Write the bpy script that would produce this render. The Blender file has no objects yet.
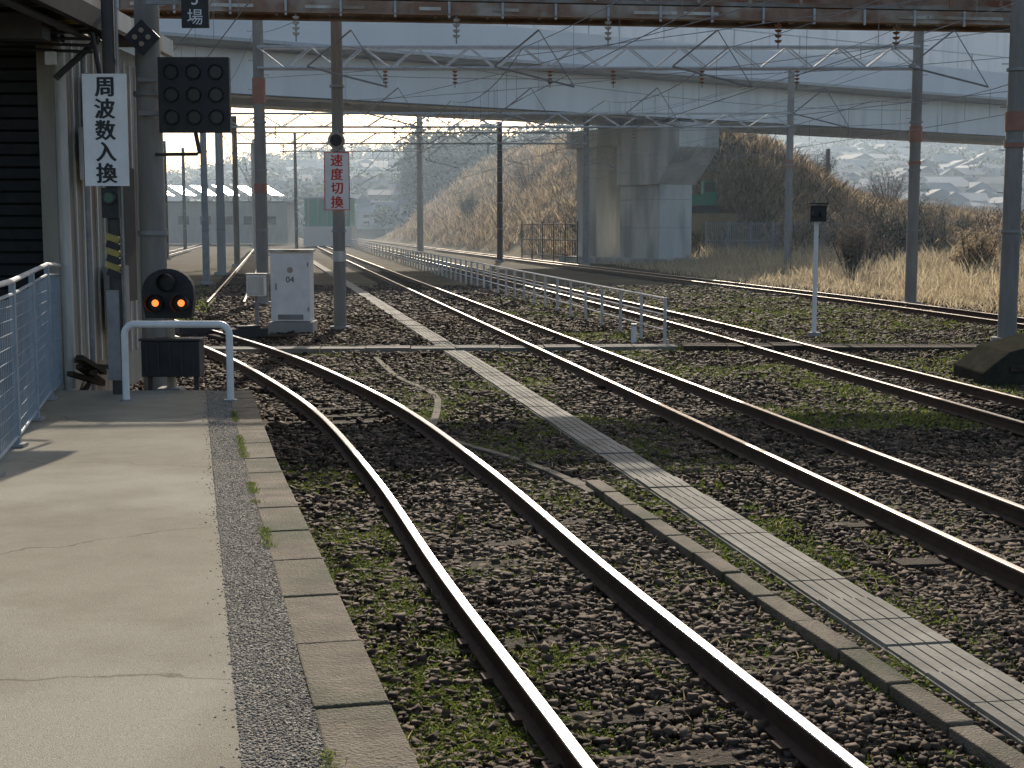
import bpy, math, numpy as np
from mathutils import Vector, Matrix
rng=np.random.default_rng(7)
S=bpy.context.scene
EL,AZ=math.radians(26),math.radians(1)
SUN=Vector((math.sin(AZ)*math.cos(EL),math.cos(AZ)*math.cos(EL),math.sin(EL)))
# ------------------------------------------------------------ materials
def nodes(m):
    m.use_nodes=True; nt=m.node_tree; nt.nodes.clear(); return nt,nt.nodes,nt.links
def pm(name,c1,c2=None,rough=.8,metal=0.,scale=6.,bump=.0,bscale=None,c3=None,s3=.6,island=False,transl=0.,spec=.5,stretch=None,detail=6,w3=(.48,.62),cracks=False,bd=.02):
    m=bpy.data.materials.new(name); nt,N,L=nodes(m)
    out=N.new('ShaderNodeOutputMaterial'); b=N.new('ShaderNodeBsdfPrincipled')
    b.inputs['Roughness'].default_value=rough; b.inputs['Metallic'].default_value=metal
    b.inputs['Specular IOR Level'].default_value=spec
    g=N.new('ShaderNodeNewGeometry'); pos=g.outputs['Position']
    if stretch:
        mp=N.new('ShaderNodeMapping'); mp.inputs['Scale'].default_value=stretch; L.new(pos,mp.inputs[0]); pos=mp.outputs[0]
    c2=c2 or tuple(x*.7 for x in c1)
    n=N.new('ShaderNodeTexNoise'); n.inputs['Scale'].default_value=scale; n.inputs['Detail'].default_value=detail; n.inputs['Roughness'].default_value=.65
    L.new(pos,n.inputs['Vector'])
    r=N.new('ShaderNodeValToRGB'); r.color_ramp.elements[0].position=.33; r.color_ramp.elements[1].position=.67
    r.color_ramp.elements[0].color=(*c1,1); r.color_ramp.elements[1].color=(*c2,1)
    L.new(g.outputs['Random Per Island'] if island else n.outputs['Fac'],r.inputs[0])
    if island: r.color_ramp.elements[0].position=0; r.color_ramp.elements[1].position=1
    col=r.outputs[0]
    if c3:
        n3=N.new('ShaderNodeTexNoise'); n3.inputs['Scale'].default_value=s3; n3.inputs['Detail'].default_value=9; L.new(pos,n3.inputs['Vector'])
        r3=N.new('ShaderNodeValToRGB'); r3.color_ramp.elements[0].position=w3[0]; r3.color_ramp.elements[1].position=w3[1]; L.new(n3.outputs['Fac'],r3.inputs[0])
        mx=N.new('ShaderNodeMix'); mx.data_type='RGBA'; L.new(r3.outputs[0],mx.inputs[0]); L.new(col,mx.inputs[6]); mx.inputs[7].default_value=(*c3,1); col=mx.outputs[2]
    if cracks:
        nn=N.new('ShaderNodeTexNoise'); nn.inputs['Scale'].default_value=240; nn.inputs['Detail'].default_value=3; L.new(pos,nn.inputs['Vector'])
        rr=N.new('ShaderNodeValToRGB'); rr.color_ramp.elements[0].position=.35; rr.color_ramp.elements[1].position=.6; rr.color_ramp.elements[0].color=(.5,.49,.47,1); L.new(nn.outputs['Fac'],rr.inputs[0])
        mm=N.new('ShaderNodeMix'); mm.data_type='RGBA'; mm.blend_type='MULTIPLY'; mm.inputs[0].default_value=1; L.new(col,mm.inputs[6]); L.new(rr.outputs[0],mm.inputs[7]); col=mm.outputs[2]
        wn=N.new('ShaderNodeTexNoise'); wn.inputs['Scale'].default_value=1.3; wn.inputs['Detail'].default_value=6; L.new(pos,wn.inputs['Vector'])
        va=N.new('ShaderNodeMix'); va.data_type='VECTOR'; va.inputs[0].default_value=.45; L.new(pos,va.inputs[4]); L.new(wn.outputs['Color'],va.inputs[5])
        vo=N.new('ShaderNodeTexVoronoi'); vo.feature='DISTANCE_TO_EDGE'; vo.inputs['Scale'].default_value=.55; L.new(va.outputs[1],vo.inputs['Vector'])
        rc=N.new('ShaderNodeValToRGB'); rc.color_ramp.elements[0].position=.0; rc.color_ramp.elements[1].position=.004; rc.color_ramp.elements[0].color=(.5,.49,.47,1); L.new(vo.outputs['Distance'],rc.inputs[0])
        m2=N.new('ShaderNodeMix'); m2.data_type='RGBA'; m2.blend_type='MULTIPLY'; m2.inputs[0].default_value=1; L.new(col,m2.inputs[6]); L.new(rc.outputs[0],m2.inputs[7]); col=m2.outputs[2]
    L.new(col,b.inputs['Base Color'])
    if bump:
        nb=N.new('ShaderNodeTexNoise'); nb.inputs['Scale'].default_value=bscale or scale*6; nb.inputs['Detail'].default_value=4; L.new(g.outputs['Position'],nb.inputs['Vector'])
        bp=N.new('ShaderNodeBump'); bp.inputs['Strength'].default_value=bump; bp.inputs['Distance'].default_value=bd
        L.new(nb.outputs['Fac'],bp.inputs['Height']); L.new(bp.outputs[0],b.inputs['Normal'])
    if transl:
        t=N.new('ShaderNodeBsdfTranslucent'); L.new(col,t.inputs[0]); ms=N.new('ShaderNodeMixShader'); ms.inputs[0].default_value=transl
        L.new(b.outputs[0],ms.inputs[1]); L.new(t.outputs[0],ms.inputs[2]); L.new(ms.outputs[0],out.inputs[0])
    else: L.new(b.outputs[0],out.inputs[0])
    return m
def emis(name,c,s):
    m=bpy.data.materials.new(name); nt,N,L=nodes(m); o=N.new('ShaderNodeOutputMaterial'); e=N.new('ShaderNodeEmission')
    e.inputs[0].default_value=(*c,1); e.inputs[1].default_value=s; L.new(e.outputs[0],o.inputs[0]); return m
M={}
M['stone']=pm('ballast_stone',(.027,.017,.011),(.15,.108,.074),rough=.8,island=True,spec=.15)
M['ground']=pm('ballast_ground',(.04,.029,.02),(.1,.074,.052),rough=.95,scale=9,bump=1.,bscale=22,c3=(.09,.088,.042),s3=.35,spec=.1)
M['asphalt']=pm('platform_asphalt',(.26,.23,.17),(.38,.345,.265),rough=.92,scale=.9,bump=.5,bscale=190,c3=(.42,.39,.31),s3=.6,detail=12,cracks=True,spec=.2,bd=.01)
M['gravel']=pm('platform_gravel',(.13,.118,.1),(.28,.255,.22),rough=.85,scale=45,bump=1.,bscale=110,spec=.15)
M['kerb']=pm('edge_stone',(.24,.2,.145),(.12,.096,.068),rough=.85,scale=3.5,bump=.9,bscale=70,c3=(.085,.085,.05),s3=1.7,spec=.2,w3=(.45,.66))
M['soil']=pm('soil',(.17,.14,.105),(.09,.077,.055),rough=.95,scale=5,bump=.8,bscale=60,spec=.1)
M['block']=pm('mossy_concrete',(.06,.055,.045),(.035,.035,.025),rough=1.,scale=4,bump=.8,bscale=20,spec=.0)
M['conc']=pm('concrete',(.36,.35,.33),(.26,.25,.24),rough=.85,scale=2.,bump=.3,bscale=40,c3=(.3,.29,.27),s3=.5,stretch=(1,1,.25))
M['trough']=pm('trough_concrete',(.31,.285,.235),(.17,.155,.125),rough=.85,scale=2.4,bump=.4,bscale=60,spec=.25,c3=(.14,.13,.095),s3=.9,w3=(.52,.7))
M['bridge']=pm('bridge_paint',(.78,.8,.81),(.68,.71,.73),rough=.6,scale=.4,stretch=(1,1,.12),c3=(.58,.6,.61),s3=.9,w3=(.5,.75))
M['bridge2']=pm('bridge_panel',(.73,.76,.79),(.64,.67,.71),rough=.6,scale=.3,stretch=(1,1,.15))
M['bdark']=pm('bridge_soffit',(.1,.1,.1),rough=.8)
M['pier']=pm('pier_concrete',(.6,.585,.54),(.45,.44,.41),rough=.85,scale=.8,stretch=(1,1,.2),c3=(.34,.335,.31),s3=.7)
M['railtop']=pm('rail_head_steel',(.8,.78,.76),(.68,.66,.64),rough=.42,metal=1.,scale=3)
M['rusttop']=pm('rail_head_worn',(.42,.37,.32),(.3,.25,.21),rough=.42,metal=1.,scale=3)
M['rust']=pm('rail_rust',(.08,.048,.033),(.048,.03,.022),rough=.8,scale=8,bump=.2,spec=.2)
M['wood']=pm('sleeper_wood',(.1,.076,.055),(.04,.031,.023),rough=.9,scale=10,bump=.8,bscale=60,stretch=(.4,4,1),spec=.15)
M['steel']=pm('galvanised_steel',(.3,.3,.3),(.2,.205,.21),rough=.55,metal=.2,scale=4)
M['pole']=pm('pole_concrete',(.28,.265,.24),(.18,.17,.155),rough=.85,scale=3,stretch=(1,1,.2),bump=.2)
M['darkpole']=pm('pole_dark',(.06,.055,.05),rough=.7)
M['orange']=pm('orange_band',(.36,.17,.12),(.27,.14,.1),rough=.7)
M['yellow']=pm('yellow_paint',(.4,.31,.08),(.26,.2,.05),rough=.6)
M['black']=pm('black_paint',(.015,.015,.017),(.03,.03,.03),rough=.6)
M['white']=pm('white_paint',(.8,.8,.8),(.68,.68,.67),rough=.4,scale=3)
M['wgrey']=pm('weathered_railing_paint',(.62,.61,.59),(.42,.41,.39),rough=.6,scale=3)
M['whited']=pm('weathered_white',(.62,.61,.57),(.42,.4,.36),rough=.6,scale=3,c3=(.3,.24,.17),s3=1.1,stretch=(1,1,.25))
M['red']=pm('red_paint',(.65,.04,.03),(.5,.03,.03),rough=.4)
M['ink']=pm('sign_ink',(.01,.01,.012),rough=.5)
M['beam']=pm('rusty_beam',(.22,.12,.075),(.3,.2,.14),rough=.7,scale=3,c3=(.4,.35,.3),s3=1.2,w3=(.45,.6))
M['panel']=pm('shadow_panel',(.3,.29,.27),(.18,.16,.14),rough=.7,scale=2,c3=(.2,.12,.08),s3=.8)
M['lattice']=pm('lattice_steel',(.5,.52,.54),(.36,.38,.4),rough=.7,metal=.0)
M['wire']=pm('wire',(.34,.34,.34),rough=.8,metal=.0,spec=.1)
M['ins']=pm('insulator',(.28,.12,.05),(.2,.08,.03),rough=.25)
M['fblue']=pm('fence_blue',(.27,.32,.37),(.2,.25,.3),rough=.5,scale=4)
M['dark']=pm('dark_shutter',(.022,.022,.024),(.012,.012,.014),rough=.8)
M['tan']=pm('beige_wall',(.36,.33,.28),(.22,.2,.16),rough=.8,scale=2,c3=(.16,.11,.075),s3=1.3,stretch=(1,1,.2))
M['roof']=pm('canopy_roof',(.05,.045,.04),(.03,.026,.022),rough=.8)
M['weed']=pm('weed_leaf',(.075,.11,.02),(.22,.26,.06),rough=.6,island=True,transl=.5,spec=.15)
M['straw']=pm('dry_grass',(.36,.28,.17),(.64,.54,.37),rough=.8,island=True,transl=.5,spec=.1)
M['scrub']=pm('scrub_leaf',(.23,.17,.1),(.54,.43,.29),rough=.9,island=True,transl=.5,spec=.05)
M['twig']=pm('bare_twigs',(.085,.062,.045),(.23,.175,.125),rough=.9,island=True,transl=.2,spec=.05)
M['mound']=pm('embankment_soil',(.28,.22,.14),(.17,.135,.085),rough=1.,scale=.6,c3=(.12,.11,.07),s3=.15,spec=.05)
M['tree']=pm('tree_leaf',(.03,.045,.025),(.08,.09,.04),rough=.9,island=True,transl=.2,spec=.1)
M['hill']=pm('hill_cover',(.04,.05,.03),(.12,.105,.07),rough=1.,scale=.02,c3=(.035,.05,.03),s3=.01,spec=0.)
M['hwall']=pm('house_wall',(.3,.3,.29),(.68,.67,.64),rough=.9,island=True,spec=.1)
M['hroof']=pm('house_roof',(.05,.065,.09),(.22,.25,.29),rough=.8,island=True,spec=.15)
M['green']=pm('green_net',(.05,.25,.17),(.04,.18,.12),rough=.7)
M['shiny']=pm('sun_glint_plate',(.85,.86,.88),(.8,.8,.82),rough=.4,metal=1.)
M['lens']=emis('lit_lamp',(1.,.2,.04),2.2)
M['glass']=pm('lens_glass',(.012,.012,.013),rough=.35)
M['greenl']=pm('lens_green',(.02,.1,.07),rough=.15)
# ------------------------------------------------------------ mesh builder
class B:
    def __init__(s): s.v=[];s.f=[];s.m=[];s.mats=[]
    def mi(s,k):
        if k not in s.mats: s.mats.append(k)
        return s.mats.index(k)
    def add(s,vs,fs,k):
        o=len(s.v); s.v+= [tuple(v) for v in vs]; i=s.mi(k)
        for f in fs: s.f.append(tuple(o+a for a in f)); s.m.append(i)
    def box(s,c,d,k,rz=0,rx=0,ry=0,R=None):
        R=R or Matrix.Rotation(rz,3,'Z')@Matrix.Rotation(ry,3,'Y')@Matrix.Rotation(rx,3,'X'); c=Vector(c)
        vs=[c+R@Vector((x*d[0]/2,y*d[1]/2,z*d[2]/2)) for x in(-1,1) for y in(-1,1) for z in(-1,1)]
        s.add(vs,[(0,1,3,2),(4,6,7,5),(0,4,5,1),(2,3,7,6),(0,2,6,4),(1,5,7,3)],k)
    def cyl(s,p,q,r,k,r2=None,n=10,caps=True):
        p=Vector(p);q=Vector(q); r2=r if r2 is None else r2
        d=(q-p).normalized(); a=d.orthogonal().normalized(); b=d.cross(a)
        vs=[]
        for P,R in((p,r),(q,r2)):
            for i in range(n):
                t=2*math.pi*i/n; vs.append(P+a*R*math.cos(t)+b*R*math.sin(t))
        fs=[(i,(i+1)%n,n+(i+1)%n,n+i) for i in range(n)]
        if caps: fs+= [tuple(range(n-1,-1,-1)),tuple(range(n,2*n))]
        s.add(vs,fs,k)
    def prism(s,pts,y0,y1,k,fr=None):
        fr=fr or (lambda x,y,z:(x,y,z)); n=len(pts)
        vs=[fr(x,y0,z) for x,z in pts]+[fr(x,y1,z) for x,z in pts]
        s.add(vs,[(i,(i+1)%n,n+(i+1)%n,n+i) for i in range(n)]+[tuple(range(n-1,-1,-1)),tuple(range(n,2*n))],k)
    def make(s,name,bevel=0,smooth=False,parent=None):
        me=bpy.data.meshes.new(name); me.from_pydata(s.v,[],s.f)
        for k in s.mats: me.materials.append(M[k])
        me.polygons.foreach_set('material_index',s.m)
        import bmesh
        bm=bmesh.new(); bm.from_mesh(me); bmesh.ops.recalc_face_normals(bm,faces=bm.faces); bm.to_mesh(me); bm.free()
        o=bpy.data.objects.new(name,me); S.collection.objects.link(o)
        if smooth:
            me.polygons.foreach_set('use_smooth',[True]*len(me.polygons))
            try: me.set_sharp_from_angle(angle=math.radians(40))
            except Exception: pass
        if bevel:
            md=o.modifiers.new('b','BEVEL'); md.width=bevel; md.segments=2; md.limit_method='ANGLE'
        if parent: o.parent=parent
        return o
def fast(name,V,F,mat,smooth=False):
    me=bpy.data.meshes.new(name); n=F.shape[1]
    me.vertices.add(len(V)); me.vertices.foreach_set('co',np.asarray(V,np.float32).ravel())
    me.loops.add(F.size); me.loops.foreach_set('vertex_index',F.astype(np.int32).ravel())
    me.polygons.add(len(F)); me.polygons.foreach_set('loop_start',np.arange(0,F.size,n,dtype=np.int32))
    try: me.polygons.foreach_set('loop_total',np.full(len(F),n,np.int32))
    except Exception: pass
    me.update(calc_edges=True); me.validate()
    if smooth: me.polygons.foreach_set('use_smooth',[True]*len(me.polygons))
    me.materials.append(M[mat]); o=bpy.data.objects.new(name,me); S.collection.objects.link(o); return o
_T=rng.random((256,256))
def vn(x,y):
    x=np.asarray(x,float);y=np.asarray(y,float); xi=np.floor(x).astype(int);yi=np.floor(y).astype(int);fx=x-xi;fy=y-yi
    fx=fx*fx*(3-2*fx);fy=fy*fy*(3-2*fy); a=_T[xi%256,yi%256];b=_T[(xi+1)%256,yi%256];c=_T[xi%256,(yi+1)%256];d=_T[(xi+1)%256,(yi+1)%256]
    return (a*(1-fx)+b*fx)*(1-fy)+(c*(1-fx)+d*fx)*fy
def fbm(x,y,o=4):
    s=0;a=.5
    for i in range(o): s=s+a*vn(x*2**i+i*17.3,y*2**i+i*9.1); a*=.5
    return s/(1-.5**o)
# ------------------------------------------------------------ tracks
def crom(pts,step=.6):
    P=[Vector((x,d)) for d,x in pts]; P=[2*P[0]-P[1]]+P+[2*P[-1]-P[-2]]; out=[]
    for i in range(1,len(P)-2):
        n=max(2,int((P[i+1]-P[i]).length/step))
        n=min(n,60)
        for j in range(n):
            t=j/n; a,b,c,d=P[i-1],P[i],P[i+1],P[i+2]
            out.append(.5*((2*b)+(c-a)*t+(2*a-5*b+4*c-d)*t*t+(3*b-a-3*c+d)*t**3))
    out.append(P[-2]); return out
T={}
T['curve']=[(-4,3.15),(0,2.25),(5.78,.92),(9.2,.11),(13.2,-.77),(17.9,-1.98),(22.5,-3.52),(26.4,-5.02),(30,-6.6),(34.4,-8.7),(40,-11.3),(50,-15),(70,-20),(120,-30),(300,-61)]
T['near']=[(d,5.58-.167*d) for d in(-4,20,60,120,200,400)]
T['mid']=[(-4,9.2),(10,7.49),(24,5.75),(36,4.27),(60,.6),(100,-5.7),(200,-21.5),(400,-53)]
T['far']=[(10,15.9),(25,14.0),(33.8,12.9),(45,11.4),(60.5,8.7),(89,3.6),(160,-9),(300,-33),(400,-50)]
T['left']=[(44,-9.0),(60,-11.7),(100,-18.5),(200,-35.5),(400,-69)]
paths={k:crom(v) for k,v in T.items()}
prof=[(-.062,-.153),(.062,-.153),(.062,-.141),(.012,-.122),(.009,-.045),(.0325,-.034),(.0325,-.009),(.029,-.002),(.02,0),(-.02,0),(-.029,-.002),(-.0325,-.009),(-.0325,-.034),(-.009,-.045),(-.012,-.122),(-.062,-.141)]
def tang(P,i):
    a=P[max(0,i-1)];b=P[min(len(P)-1,i+1)]; return (b-a).normalized()
def rails(k,topmat):
    P=paths[k]; b=B()
    for sgn in(-1,1):
        vs=[]
        for i,p in enumerate(P):
            t=tang(P,i); n=Vector((t.y,-t.x)); q=p+n*sgn*.566
            for x,z in prof: vs.append((q.x+n.x*x,q.y+n.y*x,z))
        m=len(prof); side=[];top=[]
        for i in range(len(P)-1):
            for j in range(m):
                f=(i*m+j,i*m+(j+1)%m,(i+1)*m+(j+1)%m,(i+1)*m+j)
                (top if 6<=j<=10 else side).append(f)
        o=len(b.v); b.v+=vs
        for fl,kk in((side,'rust'),(top,topmat)):
            mi=b.mi(kk)
            for f in fl: b.f.append(tuple(o+a for a in f)); b.m.append(mi)
    acc=0; last=P[0]; nxt=0.
    for i in range(1,len(P)):
        d=(P[i]-last).length; 
        while acc+d>=nxt and d>0:
            t=(nxt-acc)/d; q=last.lerp(P[i],t); tg=(P[i]-last).normalized(); a=math.atan2(-tg.x,tg.y)
            if q.y<150:
                a2=a+rng.normal(0,.02)
                b.box((q.x,q.y,-.242+rng.normal(0,.007)),(2.1+rng.normal(0,.05),.2,.14),'wood',rz=a2,ry=rng.normal(0,.004))
                if q.y<40:
                    for sg in(-1,1):
                        for s2 in(-1,1):
                            w=Matrix.Rotation(a,2)@Vector((sg*.566+s2*.082,0)); b.box((q.x+w.x,q.y+w.y,-.146),(.05,.11,.03),'rust',rz=a)
            nxt+=.66
        acc+=d; last=P[i]
    return b.make('railway_track',smooth=False)
rails('curve','railtop'); rails('near','rusttop'); rails('mid','rusttop'); rails('far','rusttop'); rails('left','rusttop')
CL={k:np.array([(p.x,p.y) for p in v]) for k,v in paths.items()}
def tx(k,d): c=CL[k]; return np.interp(d,c[:,1],c[:,0])
def edge(d): return -.29-.226*(np.asarray(d)-4.25)
# ------------------------------------------------------------ ground
def gz(x,y):
    x=np.asarray(x,float);y=np.asarray(y,float)
    z=-.202+(fbm(x*1.3,y*1.3)-.5)*.07
    far=np.clip((x-(17-.1*y))/6,0,1)*np.clip((y-20)/20,0,1)*np.clip((105-y)/10,0,1)
    z=z+far*.5*fbm(x*.2,y*.2)
    return z
xs=np.concatenate([np.linspace(-2500,-40,40),np.arange(-39,45,.5),np.linspace(46,2500,40)])
ys=np.concatenate([np.linspace(-300,-5,12),np.arange(-4,60,.5),np.linspace(61,200,80),np.linspace(210,4000,50)])
X,Y=np.meshgrid(xs,ys); Z=gz(X,Y)
V=np.stack([X,Y,Z],-1).reshape(-1,3); nx=len(xs);ny=len(ys)
I=np.arange(nx*ny).reshape(ny,nx); F=np.stack([I[:-1,:-1],I[:-1,1:],I[1:,1:],I[1:,:-1]],-1).reshape(-1,4)
fast('ground',V,F,'ground',True)
# ------------------------------------------------------------ ballast stones
def railmask(x,y,r=.055):
    ok=np.ones(len(x),bool)
    for k in('curve','near','mid','far'):
        c=CL[k]; cx=np.interp(y,c[:,1],c[:,0]); sl=np.interp(y+.2,c[:,1],c[:,0])-cx; cs=1/np.sqrt(1+(sl/.2)**2)
        d=(x-cx)*cs
        ok&=np.abs(np.abs(d)-.566)>r
    return ok
def trx(d): return 2.55-.179*(d-7.1)
def kx(d): return 2.28-.216*(d-6.2)
N0=500000
u=rng.random(N0); a_,b_=3.5,60.; p=.28
D=((b_**p-a_**p)*u+a_**p)**(1/p)
Xs=rng.uniform(-.48,.44,N0)*(D+1.5)
h=edge(D)+.03
ok=(Xs>np.where(D<20,h,-99))&railmask(Xs,D)&(np.abs(Xs-trx(D))>.24)&(np.abs(D-(28.3+Xs*.05))>.5)
ok&=~((np.abs(Xs-kx(D))<.1)&(D<13))
ok&=fbm(Xs*.5+40,D*.5)<rng.uniform(.42,.85,N0)
ok&=Xs<18-.05*D
Xs,D=Xs[ok],D[ok]; n=len(D)
sz=rng.uniform(.0055,.0125,n)*(1+D/20)*rng.choice([1,1,1,1,1.3,1.6],n)
cube=np.array([(x,y,z) for x in(-1,1) for y in(-1,1) for z in(-1,1)],float)
CF=np.array([(0,1,3,2),(4,6,7,5),(0,4,5,1),(2,3,7,6),(0,2,6,4),(1,5,7,3)])
V=cube[None]*(1+rng.uniform(-.45,.35,(n,8,3)))*np.stack([rng.uniform(.8,1.5,n),rng.uniform(.7,1.2,n),rng.uniform(.5,.9,n)],-1)[:,None]
th=rng.uniform(0,6.28,n);ph=rng.uniform(-.7,.7,n)
c,s=np.cos(ph)[:,None],np.sin(ph)[:,None]; y_=V[...,1]*c-V[...,2]*s; z_=V[...,1]*s+V[...,2]*c
c,s=np.cos(th)[:,None],np.sin(th)[:,None]; x_=V[...,0]*c-y_*s; y2=V[...,0]*s+y_*c
zo=gz(Xs,D)+sz*.4+rng.uniform(0,.024,n)+.05*np.clip(fbm(Xs*.9+11,D*.9)*2-.7,0,1)*rng.random(n)
V=np.stack([x_,y2,z_],-1)*sz[:,None,None]+np.stack([Xs,D,zo],-1)[:,None]
fast('ballast_gravel',V.reshape(-1,3),(CF[None]+8*np.arange(n)[:,None,None]).reshape(-1,4),'stone')
# ------------------------------------------------------------ blades
def blades(name,P,hh,w,mat,lean=.4,flat=0):
    n=len(P); a=rng.uniform(0,6.28,n); dx=np.stack([np.cos(a),np.sin(a),np.zeros(n)],-1)
    l=rng.uniform(0,6.28,n); ln=np.stack([np.cos(l),np.sin(l),np.zeros(n)],-1)*(hh*lean*rng.uniform(.2,1.6,n))[:,None]
    tip=P+ln; tip[:,2]+=hh*(1-flat*rng.random(n))
    mid=P+ln*.35; mid[:,2]+=hh*.55
    V=np.stack([P,mid-dx*w[:,None]/2,tip,mid+dx*w[:,None]/2],1)
    return fast(name,V.reshape(-1,3),np.arange(4*n).reshape(-1,4),mat)
def scatter(n,d0,d1,fx0,fx1,p=.6):
    u=rng.random(n); D=((d1**p-d0**p)*u+d0**p)**(1/p); r=rng.random(n); return fx0(D)+(fx1(D)-fx0(D))*r, D
PX=[];PD=[];PH=[]
def weeds(n,d0,d1,f0,f1,th,hs,sc=1.6,off=0):
    x,d=scatter(n,d0,d1,f0,f1); m=(fbm(x*sc+off,d*sc+off,4)>th+rng.normal(0,.06,n))&railmask(x,d,.045)&(np.abs(x-trx(d))>.22)
    PX.append(x[m]);PD.append(d[m]);PH.append(np.full(m.sum(),hs))
weeds(120000,4,15,lambda d:edge(d)+.05,lambda d:tx('curve',d)-.6,.46,.026)
weeds(130000,4,14,lambda d:tx('curve',d)-.5,lambda d:tx('curve',d)+.5,.51,.02,off=5)
weeds(90000,4,22,lambda d:tx('curve',d)+.6,lambda d:trx(d)-.2,.54,.024,off=9)
weeds(34000,6,26,lambda d:trx(d)+.22,lambda d:trx(d)+.6,.49,.03,off=3)
weeds(34000,6,26,lambda d:trx(d)-.6,lambda d:trx(d)-.22,.5,.03,off=13)
weeds(40000,8,30,lambda d:trx(d)+.6,lambda d:tx('near',d)+.6,.57,.026,off=33)
weeds(70000,17,50,lambda d:tx('near',d)+.8,lambda d:tx('mid',d)-.7,.46,.045,.5,2)
weeds(100000,16,60,lambda d:tx('mid',d)+.8,lambda d:tx('far',d)-.8,.43,.055,.4,7)
weeds(60000,14,34,lambda d:tx('curve',d)+.8,lambda d:tx('near',d)-.8,.5,.035,.8,1)
weeds(30000,22,60,lambda d:-6-.17*d,lambda d:-2-.17*d,.52,.07,.5,21)
x=np.concatenate(PX);d=np.concatenate(PD);hs=np.concatenate(PH)
P=np.stack([x,d,gz(x,d)+.02],-1); hh=hs*rng.uniform(.5,1.7,len(x))
blades('weeds',P,hh,hh*rng.uniform(.25,.45,len(x)),'weed',lean=.9,flat=.6)
x,d=scatter(26000,5,40,lambda d:tx('curve',d)-1.3,lambda d:tx('far',d)-.8); m=railmask(x,d,.05)&(x>edge(d)+.05)&(fbm(x*1.1+31,d*1.1)>.48)&(np.abs(x-trx(d))>.25); x=x[m];d=d[m]; hh=rng.uniform(.02,.09,len(x))
blades('withered_grass',np.stack([x,d,gz(x,d)+.01],-1),hh,hh*.08+.002,'straw',lean=1.)
def zp(d): return np.interp(d,[-10,0,12,17.5,22],[.78,.78,.3,.27,-.24])
d=rng.uniform(4,17,9000); x=edge(d)-.28+rng.normal(0,.02,9000); 
m=fbm(x*0+3,d*1.2)>.56; x=x[m];d=d[m]; hh=rng.uniform(.005,.016,len(x))
blades('joint_moss_plants',np.stack([x,d,zp(d)+.0],-1),hh,hh*.5,'weed',lean=.9)
# ------------------------------------------------------------ platform
b=B()
ds=np.arange(-6,22.01,.5)
def strip(b,f0,f1,d,zo0,zo1,k):
    vs=[];
    for t in d: vs+= [(float(f0(t)),t,float(zp(t))+zo0),(float(f1(t)),t,float(zp(t))+zo1)]
    b.add(vs,[(2*i,2*i+1,2*i+3,2*i+2) for i in range(len(d)-1)],k)
strip(b,lambda t:-14,lambda t:edge(t)-.56,ds[ds<=17.5],0,0,'asphalt')
strip(b,lambda t:edge(t)-.56,lambda t:edge(t)-.28,ds[ds<=17.5],0,-.01,'gravel')
strip(b,lambda t:-14,lambda t:edge(t)-.02,ds[ds>=17.5],-.01,-.03,'soil')
vs=[]
for t in ds: vs+=[(float(edge(t))-.03,t,float(zp(t))-.05),(float(edge(t))-.03,t,-.4)]
b.add(vs,[(2*i,2*i+1,2*i+3,2*i+2) for i in range(len(ds)-1)],'soil')
b.make('station_platform')
b=B(); t=-5.
while t<17.4:
    L=.9; m=t+L/2; z=float(zp(m)); sl=math.atan((float(zp(t+L))-float(zp(t)))/L)
    b.box((float(edge(m))-.14,m,z-.1+rng.normal(0,.002)),(.278,L-.003,.2),'kerb',rz=math.atan(.226)+rng.normal(0,.003),rx=sl); t+=L
b.make('platform_edge_stones',bevel=.008)
M['grav2']=pm('light_gravel',(.1,.088,.072),(.36,.33,.28),rough=.85,island=True,spec=.1)
n=60000; d=rng.uniform(4,17.4,n); x=edge(d)-.275-rng.random(n)*.285-np.where(rng.random(n)<.05,rng.exponential(.03,n),0); sz=rng.uniform(.0018,.0042,n)*(1+d/30)
V=cube[None]*(1+rng.uniform(-.4,.3,(n,8,3)))*sz[:,None,None]+np.stack([x,d,zp(d)-.001-.008*np.clip((x-edge(d)+.56)/.28,0,1)],-1)[:,None]
fast('platform_gravel',V.reshape(-1,3),(CF[None]+8*np.arange(n)[:,None,None]).reshape(-1,4),'grav2')
# ------------------------------------------------------------ cable trough & kerbs
b=B(); d=-2.
while d<110:
    L=.5 if d<40 else 2.; m=d+L/2; a=math.atan(.179)
    ca,sa=math.cos(a),math.sin(a); jz=rng.normal(0,.004); ja=rng.normal(0,.006)
    if d<40:
        for i in range(5):
            o=(i-2)*.084; b.box((trx(m)+o*ca,m+o*sa,-.15+jz),(.072,L-.006,.05),'trough',rz=a+ja)
        b.box((trx(m),m,-.19),(.44,L-.004,.09),'trough',rz=a)
    else: b.box((trx(m),m,-.16),(.42,L-.02,.07),'trough',rz=a)
    d+=L
b.make('cable_trough')
b=B(); d=3.
while d<12.6:
    L=.6; m=d+L/2; b.box((kx(m),m,-.16+rng.normal(0,.005)),(.15,L-.015,.13),'kerb',rz=math.atan(.216)+rng.normal(0,.01)); d+=L
cv=crom([(12.8,.78),(13.5,.55),(14.6,.1),(16.5,-.9),(18.4,-1.0),(20.5,-1.15),(23,-1.9),(26.5,-2.6)],.5)
for i in range(len(cv)-1):
    q=(cv[i]+cv[i+1])/2; t_=cv[i+1]-cv[i]; b.box((q.x,q.y,-.17),(.15 if q.y<13.5 else .1,t_.length-.01,.08),'kerb',rz=math.atan2(-t_.x,t_.y))
b.make('stone_kerb',bevel=.01)
b=B()
for x in np.arange(-7,3.6,.9): b.box((x,28.3+.05*x,-.13+rng.normal(0,.006)),(.88,.62,.1),'trough',rz=.05)
for x in np.arange(3.9,13,.9): b.box((x,28.3-.05*x+ .3,-.1+rng.normal(0,.006)),(.88,.8,.1),'wood',rz=-.05)
b.make('staff_crossing')
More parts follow.
